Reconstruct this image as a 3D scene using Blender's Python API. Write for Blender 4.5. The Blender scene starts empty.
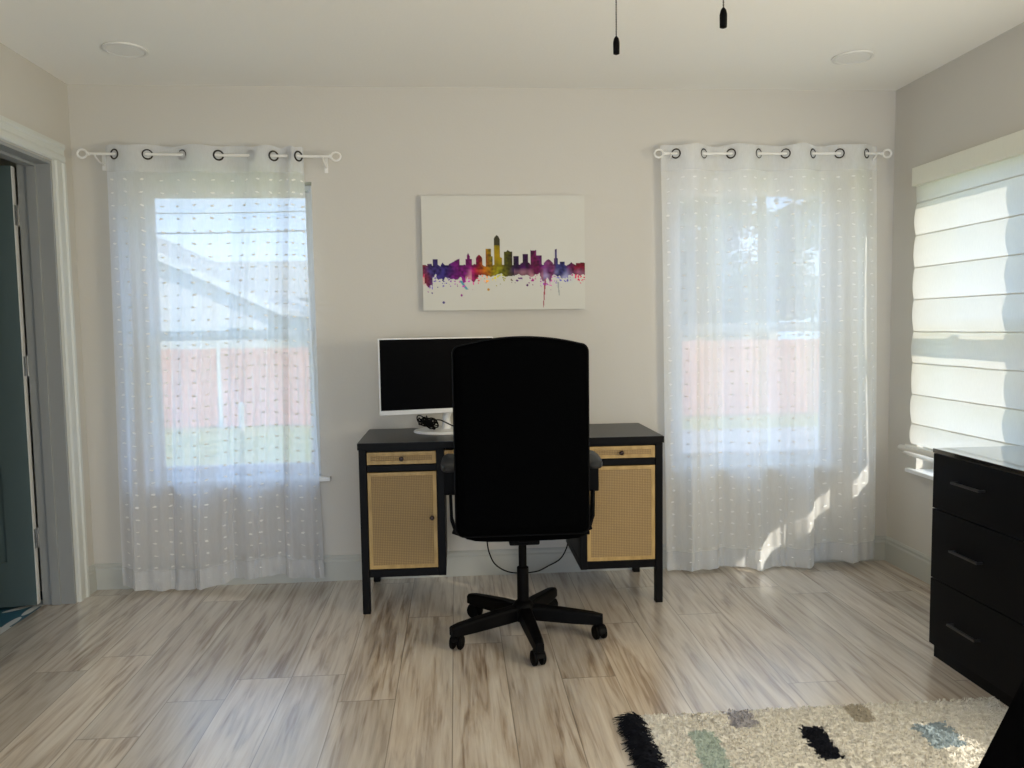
import bpy, math, random
from math import sin, cos, pi, radians as R
from mathutils import Vector, Matrix, noise
random.seed(7)
scene = bpy.context.scene
C = scene.collection

# ------------------------------------------------------------------ camera
CAM = Vector((1.8054, -3.8943, 1.2667))
yaw, pitch, roll, fpx = .0722, .0738, -.0148, 773.47
fw = Vector((sin(yaw)*cos(pitch), cos(yaw)*cos(pitch), -sin(pitch)))
rt = fw.cross(Vector((0, 0, 1))).normalized(); up = rt.cross(fw)
r2 = rt*cos(roll) + up*sin(roll); u2 = -rt*sin(roll) + up*cos(roll)
cd = bpy.data.cameras.new('camera'); cam = bpy.data.objects.new('camera', cd); C.objects.link(cam)
cam.matrix_world = Matrix(((r2.x, u2.x, -fw.x, CAM.x), (r2.y, u2.y, -fw.y, CAM.y), (r2.z, u2.z, -fw.z, CAM.z), (0, 0, 0, 1)))
cd.sensor_width = 36; cd.lens = fpx*36/1024; cd.clip_start = .05; cd.clip_end = 300
scene.camera = cam

# ------------------------------------------------------------------ sky, sun, lights, exposure
w = bpy.data.worlds.new('sky'); scene.world = w; w.use_nodes = True
nt = w.node_tree; nt.nodes.clear()
def N(t, typ, **k):
    n = t.nodes.new(typ)
    for a, v in k.items(): setattr(n, a, v)
    return n
tc = N(nt, 'ShaderNodeTexCoord'); mp = N(nt, 'ShaderNodeMapping'); mp.inputs['Scale'].default_value = (1.2, 1.2, 4)
nz = N(nt, 'ShaderNodeTexNoise'); nz.inputs['Scale'].default_value = 2.2; nz.inputs['Detail'].default_value = 6
cr = N(nt, 'ShaderNodeValToRGB'); cr.color_ramp.elements[0].position = .42; cr.color_ramp.elements[1].position = .62
cr.color_ramp.elements[0].color = (.30, .56, 1, 1); cr.color_ramp.elements[1].color = (.66, .82, 1, 1)
bg = N(nt, 'ShaderNodeBackground'); bg.inputs['Strength'].default_value = 2.8
wo = N(nt, 'ShaderNodeOutputWorld')
nt.links.new(tc.outputs['Generated'], mp.inputs[0]); nt.links.new(mp.outputs[0], nz.inputs['Vector'])
nt.links.new(nz.outputs[0], cr.inputs[0]); nt.links.new(cr.outputs[0], bg.inputs[0]); nt.links.new(bg.outputs[0], wo.inputs[0])

sd = bpy.data.lights.new('sun', 'SUN'); sun = bpy.data.objects.new('sun', sd); C.objects.link(sun)
sd.energy = 5.2; sd.color = (1, .93, .80); sd.angle = R(.6)
sun.rotation_euler = Vector((-1, 1, -.72)).to_track_quat('-Z', 'Y').to_euler()

W_SIDE = 4.065
def area(name, loc, direc, sx, sy, power, col):
    l = bpy.data.lights.new(name, 'AREA'); o = bpy.data.objects.new(name, l); C.objects.link(o)
    l.shape = 'RECTANGLE'; l.size = sx; l.size_y = sy; l.energy = power; l.color = col
    o.location = loc; o.rotation_euler = Vector(direc).to_track_quat('-Z', 'Z').to_euler()
    return o
# added fill light outside an added opening at the camera's end of the room
area('rear_fill_light', (1.15, -6.25, 1.0), (.55, 1, .0), 1.6, 1.5, 30, (1, .93, .84))
area('right_fill_light', (W_SIDE-.20, -2.80, 1.30), (-1, .28, .12), .8, 1.2, 43, (1, .885, .66))  # added fill light from the right, just inside the added shade

vs = scene.view_settings
vs.view_transform = 'Standard'; vs.look = 'None'; vs.gamma = 1; vs.exposure = 0.0; vs.use_curve_mapping = False
scene.cycles.max_bounces = 12; scene.cycles.diffuse_bounces = 6; scene.cycles.transparent_max_bounces = 24
scene.cycles.sample_clamp_indirect = 6

# ------------------------------------------------------------------ materials
def mat(name, col=(.8, .8, .8), rough=.5, metal=0, spec=.5):
    m = bpy.data.materials.new(name); m.use_nodes = True
    b = m.node_tree.nodes['Principled BSDF']
    b.inputs['Base Color'].default_value = (*col, 1); b.inputs['Roughness'].default_value = rough
    b.inputs['Metallic'].default_value = metal; b.inputs['Specular IOR Level'].default_value = spec
    return m
def B(m): return m.node_tree.nodes['Principled BSDF']
def mathn(t, op, a, b=None, c=None):
    n = N(t, 'ShaderNodeMath', operation=op)
    for i, v in enumerate((a, b, c)):
        if v is None: continue
        if isinstance(v, (int, float)): n.inputs[i].default_value = v
        else: t.links.new(v, n.inputs[i])
    return n.outputs[0]
def mixc(t, f, a, b, typ='MIX'):
    n = N(t, 'ShaderNodeMix', data_type='RGBA', blend_type=typ)
    for i, v in ((0, f), (6, a), (7, b)):
        if isinstance(v, (int, float)): n.inputs[i].default_value = v
        elif isinstance(v, tuple): n.inputs[i].default_value = (*v, 1)
        else: t.links.new(v, n.inputs[i])
    return n.outputs[2]
def bump(m, scale, strength, dist=.002, detail=3, stretch=(1, 1, 1)):
    t = m.node_tree; tc = N(t, 'ShaderNodeTexCoord'); mp = N(t, 'ShaderNodeMapping'); mp.inputs['Scale'].default_value = stretch
    n = N(t, 'ShaderNodeTexNoise'); n.inputs['Scale'].default_value = scale; n.inputs['Detail'].default_value = detail
    b = N(t, 'ShaderNodeBump'); b.inputs['Strength'].default_value = strength; b.inputs['Distance'].default_value = dist
    t.links.new(tc.outputs['Object'], mp.inputs[0]); t.links.new(mp.outputs[0], n.inputs['Vector'])
    t.links.new(n.outputs[0], b.inputs['Height']); t.links.new(b.outputs[0], B(m).inputs['Normal'])
    return m
def vary(m, c1, c2, scale, stretch=(1, 1, 1), lo=.35, hi=.65, coord='Object'):
    t = m.node_tree; tc = N(t, 'ShaderNodeTexCoord'); mp = N(t, 'ShaderNodeMapping'); mp.inputs['Scale'].default_value = stretch
    n = N(t, 'ShaderNodeTexNoise'); n.inputs['Scale'].default_value = scale; n.inputs['Detail'].default_value = 5
    r = N(t, 'ShaderNodeValToRGB'); r.color_ramp.elements[0].position = lo; r.color_ramp.elements[1].position = hi
    r.color_ramp.elements[0].color = (*c1, 1); r.color_ramp.elements[1].color = (*c2, 1)
    t.links.new(tc.outputs[coord], mp.inputs[0]); t.links.new(mp.outputs[0], n.inputs['Vector'])
    t.links.new(n.outputs[0], r.inputs[0]); t.links.new(r.outputs[0], B(m).inputs['Base Color'])
    return m

WALL = bump(mat('wall_paint', (.59, .565, .515), .75, spec=.3), 90, .25, .002)
CEIL = bump(mat('ceiling_paint', (.86, .85, .81), .85, spec=.2), 70, .3, .002)
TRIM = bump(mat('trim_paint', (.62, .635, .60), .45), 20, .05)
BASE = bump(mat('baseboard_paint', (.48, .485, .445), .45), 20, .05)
VINYL = bump(mat('window_vinyl', (.82, .83, .83), .4), 20, .03)
BLACK = bump(mat('black_paint', (.002, .002, .0025), .42, spec=.3), 60, .06)
SOFTBLACK = bump(mat('black_wood', (.0012, .0012, .0014), .5, spec=.12), 60, .06)
DESKTOP = bump(mat('black_desktop_lacquer', (.004, .004, .0045), .34, spec=.45), 60, .06)
LEATHER = bump(mat('black_leather', (.0005, .0006, .0008), .8, spec=.02), 220, .3, .001)
PLASTIC = bump(mat('black_plastic', (.0008, .0008, .001), .55, spec=.09), 120, .1)
ARMPAD = bump(mat('arm_pad_plastic', (.008, .009, .012), .42, spec=.5), 150, .1)
SCREEN = bump(mat('black_screen', (.001, .001, .0014), .6, spec=.05), 20, .01)
WHITEPL = bump(mat('white_plastic', (.78, .78, .77), .35), 60, .03)
STEEL = bump(mat('brushed_steel', (.55, .55, .54), .35, 1), 80, .05)
DARKRING = bump(mat('dark_ring_metal', (.05, .045, .04), .35, .8), 80, .05)
WHITEROD = bump(mat('white_rod_metal', (.80, .79, .76), .4), 80, .05)
KNOB = bump(mat('bronze_knob', (.03, .014, .010), .35, .5), 80, .05)
HANDLE = bump(mat('dark_steel_handle', (.10, .10, .105), .30, .9), 80, .05)
DOORP = bump(mat('door_paint_teal', (.085, .125, .13), .5), 30, .05)
CHAIN = bump(mat('bead_chain_metal', (.10, .09, .08), .4, .7), 80, .05)

# floor planks, running along y, 196 mm wide
def floor_mat():
    m = mat('greige_plank_floor', rough=.34, spec=.8); t = m.node_tree
    tc = N(t, 'ShaderNodeTexCoord'); sx = N(t, 'ShaderNodeSeparateXYZ'); t.links.new(tc.outputs['Object'], sx.inputs[0])
    xs = mathn(t, 'DIVIDE', mathn(t, 'SUBTRACT', sx.outputs[0], .008), .196)
    row = mathn(t, 'FLOOR', xs); fx = mathn(t, 'FRACT', xs)
    wn = N(t, 'ShaderNodeTexWhiteNoise', noise_dimensions='1D'); t.links.new(row, wn.inputs['W'])
    ys = mathn(t, 'ADD', mathn(t, 'DIVIDE', sx.outputs[1], 1.22), mathn(t, 'MULTIPLY', wn.outputs['Value'], 5.3))
    pl = mathn(t, 'FLOOR', ys); fy = mathn(t, 'FRACT', ys)
    cb = N(t, 'ShaderNodeCombineXYZ'); t.links.new(row, cb.inputs[0]); t.links.new(pl, cb.inputs[1])
    w2 = N(t, 'ShaderNodeTexWhiteNoise', noise_dimensions='3D'); t.links.new(cb.outputs[0], w2.inputs['Vector'])
    # seams
    sxm = mathn(t, 'LESS_THAN', mathn(t, 'MINIMUM', fx, mathn(t, 'SUBTRACT', 1, fx)), .009)
    sym = mathn(t, 'LESS_THAN', mathn(t, 'MINIMUM', fy, mathn(t, 'SUBTRACT', 1, fy)), .0018)
    seam = mathn(t, 'MAXIMUM', sxm, sym)
    # grain: offset each plank
    ofs = N(t, 'ShaderNodeVectorMath', operation='MULTIPLY_ADD')
    t.links.new(w2.outputs['Color'], ofs.inputs[0]); ofs.inputs[1].default_value = (30, 30, 30); t.links.new(tc.outputs['Object'], ofs.inputs[2])
    def grain(sc, st, det=6, dist=0):
        mp = N(t, 'ShaderNodeMapping'); mp.inputs['Scale'].default_value = st
        n = N(t, 'ShaderNodeTexNoise'); n.inputs['Scale'].default_value = sc; n.inputs['Detail'].default_value = det; n.inputs['Distortion'].default_value = dist
        t.links.new(ofs.outputs[0], mp.inputs[0]); t.links.new(mp.outputs[0], n.inputs['Vector']); return n.outputs[0]
    g1 = grain(7.5, (3.2, .26, 1), 9, 1.1); g2 = grain(34, (2.6, .12, 1), 5, .6); g3 = grain(2.6, (1.2, .35, 1), 4, .8)
    r1 = N(t, 'ShaderNodeValToRGB'); e = r1.color_ramp.elements
    e[0].position = .36; e[0].color = (.25, .17, .11, 1); e[1].position = .66; e[1].color = (.68, .60, .50, 1)
    k = e.new(.48); k.color = (.50, .405, .31, 1)
    t.links.new(g1, r1.inputs[0])
    r2 = N(t, 'ShaderNodeValToRGB'); r2.color_ramp.elements[0].position = .38; r2.color_ramp.elements[1].position = .62; t.links.new(g2, r2.inputs[0])
    c = mixc(t, mathn(t, 'MULTIPLY', r2.outputs[0], .36), r1.outputs[0], (.70, .635, .55))
    c = mixc(t, mathn(t, 'MULTIPLY', mathn(t, 'SUBTRACT', 1, r2.outputs[0]), .12), c, (.22, .145, .095))
    r3 = N(t, 'ShaderNodeValToRGB'); r3.color_ramp.elements[0].position = .40; r3.color_ramp.elements[1].position = .7
    t.links.new(g3, r3.inputs[0])
    c = mixc(t, mathn(t, 'MULTIPLY', r3.outputs[0], .38), c, (.66, .62, .56))
    tint = mathn(t, 'ADD', mathn(t, 'MULTIPLY', w2.outputs['Value'], .30), .87)
    vm = N(t, 'ShaderNodeVectorMath', operation='SCALE'); t.links.new(c, vm.inputs[0]); t.links.new(tint, vm.inputs['Scale'])
    c = mixc(t, mathn(t, 'MULTIPLY', seam, .62), vm.outputs[0], (.16, .13, .10))
    t.links.new(c, B(m).inputs['Base Color'])
    bp = N(t, 'ShaderNodeBump'); bp.inputs['Strength'].default_value = .12; bp.inputs['Distance'].default_value = .002
    hh = mathn(t, 'SUBTRACT', mathn(t, 'MULTIPLY', g2, .3), seam); t.links.new(hh, bp.inputs['Height'])
    t.links.new(bp.outputs[0], B(m).inputs['Normal'])
    t.links.new(mathn(t, 'ADD', mathn(t, 'MULTIPLY', g1, .22), .22), B(m).inputs['Roughness'])
    B(m).inputs['Coat Weight'].default_value = 1; B(m).inputs['Coat IOR'].default_value = 1.95; B(m).inputs['Coat Roughness'].default_value = .2
    return m
FLOOR = floor_mat()

def star_tile_mat():
    m = mat('blue_star_tile', rough=.35); t = m.node_tree
    tc = N(t, 'ShaderNodeTexCoord'); sx = N(t, 'ShaderNodeSeparateXYZ'); t.links.new(tc.outputs['Object'], sx.inputs[0])
    u = mathn(t, 'SUBTRACT', mathn(t, 'FRACT', mathn(t, 'DIVIDE', sx.outputs[0], .34)), .5)
    v = mathn(t, 'SUBTRACT', mathn(t, 'FRACT', mathn(t, 'DIVIDE', sx.outputs[1], .34)), .5)
    r = mathn(t, 'SQRT', mathn(t, 'ADD', mathn(t, 'MULTIPLY', u, u), mathn(t, 'MULTIPLY', v, v)))
    a = mathn(t, 'ARCTAN2', v, u)
    lim = mathn(t, 'ADD', mathn(t, 'MULTIPLY', mathn(t, 'POWER', mathn(t, 'ABSOLUTE', mathn(t, 'COSINE', mathn(t, 'MULTIPLY', a, 4))), 3), .34), .14)
    s = mathn(t, 'LESS_THAN', r, lim)
    t.links.new(mixc(t, s, (.03, .12, .19), (.70, .72, .72)), B(m).inputs['Base Color'])
    return m
TILE = star_tile_mat()

def glass_mat():
    m = bpy.data.materials.new('window_glass'); m.use_nodes = True; t = m.node_tree; t.nodes.clear()
    tr = N(t, 'ShaderNodeBsdfTransparent'); tr.inputs[0].default_value = (.985, .988, .988, 1)
    gl = N(t, 'ShaderNodeBsdfGlossy'); gl.inputs['Roughness'].default_value = .02
    lw = N(t, 'ShaderNodeLayerWeight'); lw.inputs[0].default_value = .5
    fr = type('o', (), {})(); fr.outputs = [mathn(t, 'ADD', mathn(t, 'MULTIPLY', mathn(t, 'POWER', lw.outputs['Facing'], 5), .8), .04)]
    mx = N(t, 'ShaderNodeMixShader'); o = N(t, 'ShaderNodeOutputMaterial')
    t.links.new(fr.outputs[0], mx.inputs[0]); t.links.new(tr.outputs[0], mx.inputs[1]); t.links.new(gl.outputs[0], mx.inputs[2]); t.links.new(mx.outputs[0], o.inputs[0])
    return m
GLASS = glass_mat()

def cloth_mat(name, opac, col, trans=.5, edge=.35, weave=0):
    """thin woven fabric: open share lets light straight through, threads reflect and pass diffuse light"""
    m = bpy.data.materials.new(name); m.use_nodes = True; t = m.node_tree; t.nodes.clear()
    tr = N(t, 'ShaderNodeBsdfTransparent'); df = N(t, 'ShaderNodeBsdfDiffuse'); tl = N(t, 'ShaderNodeBsdfTranslucent')
    df.inputs[0].default_value = (*col, 1); tl.inputs[0].default_value = (*col, 1)
    m1 = N(t, 'ShaderNodeMixShader'); m1.inputs[0].default_value = trans
    t.links.new(df.outputs[0], m1.inputs[1]); t.links.new(tl.outputs[0], m1.inputs[2])
    lw = N(t, 'ShaderNodeLayerWeight'); lw.inputs[0].default_value = .5
    tc = N(t, 'ShaderNodeTexCoord'); mp = N(t, 'ShaderNodeMapping'); mp.inputs['Scale'].default_value = (30, 30, 6)
    nz = N(t, 'ShaderNodeTexNoise'); nz.inputs['Scale'].default_value = 6; nz.inputs['Detail'].default_value = 4
    t.links.new(tc.outputs['Object'], mp.inputs[0]); t.links.new(mp.outputs[0], nz.inputs['Vector'])
    f = mathn(t, 'ADD', mathn(t, 'MULTIPLY', mathn(t, 'POWER', lw.outputs['Facing'], 2.0), edge), opac)
    f = mathn(t, 'ADD', f, mathn(t, 'MULTIPLY', mathn(t, 'SUBTRACT', nz.outputs[0], .5), .10))
    f = mathn(t, 'MINIMUM', mathn(t, 'MAXIMUM', f, 0), 1)
    m2 = N(t, 'ShaderNodeMixShader'); o = N(t, 'ShaderNodeOutputMaterial')
    t.links.new(f, m2.inputs[0]); t.links.new(tr.outputs[0], m2.inputs[1]); t.links.new(m1.outputs[0], m2.inputs[2]); t.links.new(m2.outputs[0], o.inputs[0])
    return m
SHEER_L = cloth_mat('white_sheer_thin', .77, (.91, .92, .95), .70, .2)
SHEER_R = cloth_mat('white_sheer_dense', .82, (.94, .94, .92), .52, .12)
TUFT = cloth_mat('white_cotton_tuft', 1.0, (.95, .95, .94), .03, 0)
HEM = cloth_mat('white_sheer_hem', .6, (.88, .89, .90), .5)
SHADE = cloth_mat('roman_shade_linen', .97, (.77, .745, .69), .47, .03)
SHADEH = cloth_mat('roman_shade_valance', 1.0, (.86, .85, .77), .25, 0)

def rattan_mat():
    m = mat('rattan_weave', rough=.6); t = m.node_tree
    tc = N(t, 'ShaderNodeTexCoord'); sx = N(t, 'ShaderNodeSeparateXYZ'); t.links.new(tc.outputs['Object'], sx.inputs[0])
    def wv(o, f): return mathn(t, 'ABSOLUTE', mathn(t, 'SINE', mathn(t, 'MULTIPLY', o, f)))
    a = wv(sx.outputs[0], pi/.0075); b = wv(sx.outputs[2], pi/.0075)
    h = mathn(t, 'MULTIPLY', mathn(t, 'POWER', a, .6), mathn(t, 'POWER', b, .6))
    n = N(t, 'ShaderNodeTexNoise'); n.inputs['Scale'].default_value = 120; n.inputs['Detail'].default_value = 2
    n2 = N(t, 'ShaderNodeTexNoise'); n2.inputs['Scale'].default_value = 22; n2.inputs['Detail'].default_value = 4
    for q, st in ((n, (1, 1, .25)), (n2, (1, 1, 1))):
        mp = N(t, 'ShaderNodeMapping'); mp.inputs['Scale'].default_value = st
        t.links.new(tc.outputs['Object'], mp.inputs[0]); t.links.new(mp.outputs[0], q.inputs['Vector'])
    c = mixc(t, h, (.09, .055, .02), (.50, .33, .13))
    c = mixc(t, mathn(t, 'MULTIPLY', n.outputs[0], .55), c, (.24, .165, .085))
    c = mixc(t, mathn(t, 'MULTIPLY', n2.outputs[0], .3), c, (.40, .25, .09))
    t.links.new(c, B(m).inputs['Base Color'])
    bp = N(t, 'ShaderNodeBump'); bp.inputs['Strength'].default_value = .5; bp.inputs['Distance'].default_value = .002
    t.links.new(h, bp.inputs['Height']); t.links.new(bp.outputs[0], B(m).inputs['Normal'])
    return m
RATTAN = rattan_mat()
CANE = vary(mat('cane_border', rough=.5), (.36, .23, .075), (.48, .32, .12), 40, (1, 1, .3))

# ------------------------------------------------------------------ mesh builder
class MB:
    def __init__(s): s.v = []; s.f = []; s.m = []
    def add(s, vs, fs, mi=0):
        o = len(s.v); s.v += [tuple(p) for p in vs]; s.f += [tuple(i+o for i in f) for f in fs]; s.m += [mi]*len(fs); return s
    def box(s, x0, x1, y0, y1, z0, z1, mi=0):
        v = [(x, y, z) for z in (z0, z1) for y in (y0, y1) for x in (x0, x1)]
        return s.add(v, [(0, 2, 3, 1), (4, 5, 7, 6), (0, 1, 5, 4), (2, 6, 7, 3), (0, 4, 6, 2), (1, 3, 7, 5)], mi)
    def obox(s, mtx, sx, sy, sz, mi=0):
        v = [mtx @ Vector((x*sx/2, y*sy/2, z*sz/2)) for z in (-1, 1) for y in (-1, 1) for x in (-1, 1)]
        return s.add(v, [(0, 2, 3, 1), (4, 5, 7, 6), (0, 1, 5, 4), (2, 6, 7, 3), (0, 4, 6, 2), (1, 3, 7, 5)], mi)
    def tube(s, pts, r, n=10, mi=0, closed=False):
        pts = [Vector(p) for p in pts]; m = len(pts); rr = r if isinstance(r, (list, tuple)) else [r]*m
        vs = []; prev = None
        for i, p in enumerate(pts):
            a = pts[(i-1) % m] if (closed or i > 0) else p; b = pts[(i+1) % m] if (closed or i < m-1) else p
            t = (b-a).normalized()
            if prev is None: q = Vector((0, 0, 1)) if abs(t.z) < .9 else Vector((1, 0, 0))
            else: q = prev
            u = (q - t*q.dot(t)).normalized(); prev = u; w_ = t.cross(u)
            vs += [p + (u*cos(2*pi*k/n) + w_*sin(2*pi*k/n))*rr[i] for k in range(n)]
        fs = []
        for i in range(m if closed else m-1):
            j = (i+1) % m
            fs += [(i*n+k, i*n+(k+1) % n, j*n+(k+1) % n, j*n+k) for k in range(n)]
        if not closed: fs += [tuple(range(n))[::-1], tuple((m-1)*n+k for k in range(n))]
        return s.add(vs, fs, mi)
    def lathe(s, prof, c, n=24, mi=0, axis=Vector((0, 0, 1)), caps=True):
        """prof: (radius, height) list round an axis through c"""
        q = Vector((0, 0, 1)).rotation_difference(Vector(axis)); c = Vector(c); m = len(prof)
        vs = [c + q @ Vector((r*cos(2*pi*k/n), r*sin(2*pi*k/n), h)) for r, h in prof for k in range(n)]
        fs = [(i*n+k, i*n+(k+1) % n, (i+1)*n+(k+1) % n, (i+1)*n+k) for i in range(m-1) for k in range(n)]
        if caps: fs += [tuple(range(n))[::-1], tuple((m-1)*n+k for k in range(n))]
        return s.add(vs, fs, mi)
    def prism(s, poly, fn, d0, d1, mi=0):
        """poly of 2-D points extruded; fn(a,b,d)->xyz"""
        n = len(poly); v = [fn(a, b, d) for d in (d0, d1) for a, b in poly]
        return s.add(v, [tuple(range(n))[::-1], tuple(range(n, 2*n))] + [(i, (i+1) % n, n+(i+1) % n, n+i) for i in range(n)], mi)
    def grid(s, fn, nu, nv, mi=0):
        v = [fn(i/nu, j/nv) for j in range(nv+1) for i in range(nu+1)]
        return s.add(v, [(j*(nu+1)+i, j*(nu+1)+i+1, (j+1)*(nu+1)+i+1, (j+1)*(nu+1)+i) for j in range(nv) for i in range(nu)], mi)
    def build(s, name, mats, parent=None, bevel=0, smooth=False, seg=2):
        if not isinstance(mats, (list, tuple)): mats = [mats]
        org = Vector((0, 0, 0)); q = parent
        while q is not None: org += q.location; q = q.parent
        me = bpy.data.meshes.new(name); me.from_pydata([tuple(Vector(p)-org) for p in s.v], [], s.f)
        for m in mats: me.materials.append(m)
        me.polygons.foreach_set('material_index', s.m)
        me.update()
        if smooth:
            me.polygons.foreach_set('use_smooth', [True]*len(me.polygons))
            try: me.set_sharp_from_angle(angle=R(40))
            except Exception: pass
        o = bpy.data.objects.new(name, me); C.objects.link(o); o.parent = parent
        if bevel:
            b = o.modifiers.new('bevel', 'BEVEL'); b.width = bevel; b.segments = seg; b.limit_method = 'ANGLE'; b.angle_limit = R(40)
        return o
def tag(o, label, cat, group=None):
    o['label'] = label; o['category'] = cat
    if group: o['group'] = group
    return o
def thing(name, label, cat, loc, group=None):
    o = bpy.data.objects.new(name, None); C.objects.link(o); o.location = loc; o.empty_display_size = .1
    return tag(o, label, cat, group)
def struct(o): o['kind'] = 'structure'; return o
def sempty(name, loc=(0, 0, 0)):
    o = bpy.data.objects.new(name, None); C.objects.link(o); o.location = loc; return struct(o)

W, H, YB, T = 4.075, 2.44, -6.0, .16
# ------------------------------------------------------------------ room shell
def wall_xz(name, y0, y1, x0, x1, z0, z1, holes):
    """wall lying in x-z with rectangular openings"""
    m = MB(); xs = x0
    for (a, b, c, d) in sorted(holes):
        m.box(xs, a, y0, y1, z0, z1); m.box(a, b, y0, y1, z0, c); m.box(a, b, y0, y1, d, z1); xs = b
    m.box(xs, x1, y0, y1, z0, z1)
    return struct(m.build(name, WALL))
def wall_yz(name, x0, x1, y0, y1, z0, z1, holes):
    m = MB(); ys = y0
    for (a, b, c, d) in sorted(holes):
        m.box(x0, x1, ys, a, z0, z1)
        if c > z0: m.box(x0, x1, a, b, z0, c)
        m.box(x0, x1, a, b, d, z1); ys = b
    m.box(x0, x1, ys, y1, z0, z1)
    return struct(m.build(name, WALL))
WL = (.27, 1.12, .53, 1.985); WR = (2.935, 3.805, .53, 1.985)
SW = (-1.10, -.25, .53, 1.985)
SW2 = (-3.22, -2.40, .53, 1.985)  # opening for the added window, out of view
DO = (-1.00, -.19, 0, 2.045)
wall_xz('wall_back', 0, T, -.14, W+T, 0, H, [WL, WR])
wall_xz('wall_rear', YB-T, YB, -.14, W+T, 0, H, [(.6, 3.2, .05, 2.2)])  # rear opening is added, unseen, to let the fill light in
wall_yz('wall_right', W, W+T, YB, 0, 0, H, [SW, SW2])
wall_yz('wall_left', -.14, 0, YB, 0, 0, H, [DO])
struct(MB().box(-.14, W+T, YB-T, T, -.12, 0).build('floor', FLOOR))
struct(MB().box(-.14, W+T, YB-T, T, H, H+.15).build('ceiling', CEIL))
# next room beyond the doorway
struct(MB().box(-2.6, -.14, -2.4, T, -.12, -.002).build('floor_bathroom', TILE))
struct(MB().box(-2.6, -.14, -2.4, T, H, H+.15).build('ceiling_bathroom', CEIL))
struct(MB().box(-2.75, -2.6, -2.4, T, 0, H).build('wall_bathroom_left', WALL))
struct(MB().box(-2.6, -.14, 0, T, 0, H).build('wall_bathroom_back', WALL))
struct(MB().box(-2.6, -.14, -2.55, -2.4, 0, H).build('wall_bathroom_front', WALL))

# baseboards: tall board with a stepped cap
def bb_profile(): return [(0, 0), (.016, 0), (.016, .098), (.011, .106), (.011, .118), (.005, .128), (0, .128)]
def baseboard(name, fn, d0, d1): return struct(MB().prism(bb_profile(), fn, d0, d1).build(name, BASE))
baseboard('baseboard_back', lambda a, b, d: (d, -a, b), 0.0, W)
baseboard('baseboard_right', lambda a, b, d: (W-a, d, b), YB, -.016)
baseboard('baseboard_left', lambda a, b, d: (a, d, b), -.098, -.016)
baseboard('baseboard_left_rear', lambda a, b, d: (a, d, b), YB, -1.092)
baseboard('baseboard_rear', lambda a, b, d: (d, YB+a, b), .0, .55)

# ------------------------------------------------------------------ windows: double-hung vinyl sashes
def window(name, fn, w, z0, z1, sill=True, ext=(.05, .05)):
    """fn(u, d, z): u across the opening from 0 to w, d outward from the room face of the wall"""
    root = sempty(name, fn(w/2, 0, z0))
    def bar(m, u0, u1, d0, d1, a, b, mi=0):
        p = [fn(u, d, z) for z in (a, b) for d in (d0, d1) for u in (u0, u1)]
        m.add(p, [(0, 2, 3, 1), (4, 5, 7, 6), (0, 1, 5, 4), (2, 6, 7, 3), (0, 4, 6, 2), (1, 3, 7, 5)], mi)
    def ring(m, u0, u1, a, b, d0, d1, t, tb=None):
        tb = tb or t
        bar(m, u0, u0+t, d0, d1, a, b); bar(m, u1-t, u1, d0, d1, a, b)
        bar(m, u0+t, u1-t, d0, d1, a, a+tb); bar(m, u0+t, u1-t, d0, d1, b-t, b)
    m = MB(); ring(m, 0, w, z0, z1, .085, .155, .028); m.build('window_frame', VINYL, root, .003)
    zm = 1.225
    m = MB(); ring(m, .028, w-.028, zm-.005, z1-.028, .122, .148, .026, .045); us = m.build('upper_sash', VINYL, root, .003)
    m = MB(); bar(m, .05, w-.05, .133, .138, zm+.03, z1-.05); m.build('pane', GLASS, us)
    m = MB(); ring(m, .028, w-.028, z0+.028, zm+.045, .090, .118, .030, .028); bar(m, w/2-.03, w/2+.03, .086, .112, zm+.045, zm+.058); ls = m.build('lower_sash', VINYL, root, .003)
    m = MB(); bar(m, .052, w-.052, .102, .107, z0+.05, zm+.02); m.build('pane', GLASS, ls)
    if sill:
        m = MB(); bar(m, -ext[0], w+ext[1], -.030, 0, z0-.018, z0+.002); bar(m, .0, w, 0, .09, z0-.022, z0+.002)
        m.build('window_sill', VINYL, root, .004)
    return root
window('window_1', lambda u, d, z: (WL[0]+u, d, z), WL[1]-WL[0], WL[2], WL[3])
window('window_2', lambda u, d, z: (WR[0]+u, d, z), WR[1]-WR[0], WR[2], WR[3])
window('window_3', lambda u, d, z: (W+d, SW[0]+u, z), SW[1]-SW[0], SW[2], SW[3])
window('added_window_4', lambda u, d, z: (W+d, SW2[0]+u, z), SW2[1]-SW2[0], SW2[2], SW2[3])  # window added out of view, to back the right fill light

# ------------------------------------------------------------------ doorway
dr = sempty('door_1', (-.07, -.595, 0))
m = MB()
def casing_prof(): return [(0, 0), (.012, 0), (.018, .008), (.018, .03), (.013, .04), (.013, .062), (.02, .07), (.02, .088), (0, .092)]
P = casing_prof()
m.prism(P, lambda a, b, d: (a, DO[1]+b+.004, d), 0, DO[3]+.004)
m.prism(P, lambda a, b, d: (a, DO[0]-b-.004, d), 0, DO[3]+.004)
m.prism(P, lambda a, b, d: (a, d, DO[3]+b+.004), DO[0]-.092, DO[1]+.092)
m.build('door_casing', TRIM, dr)
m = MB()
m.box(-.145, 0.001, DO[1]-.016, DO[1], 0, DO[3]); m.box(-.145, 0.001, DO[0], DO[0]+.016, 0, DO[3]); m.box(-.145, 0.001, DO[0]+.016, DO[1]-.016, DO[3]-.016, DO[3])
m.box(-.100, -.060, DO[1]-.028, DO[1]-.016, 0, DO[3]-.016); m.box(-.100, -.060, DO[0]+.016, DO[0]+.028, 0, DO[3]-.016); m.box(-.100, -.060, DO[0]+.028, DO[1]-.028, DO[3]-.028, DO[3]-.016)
m.build('door_jamb', bump(mat('jamb_shaded_grey', (.30, .31, .305), .5), 20, .05), dr, .0015)  # darker than the casing: the jamb's shade is put into its colour
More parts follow.
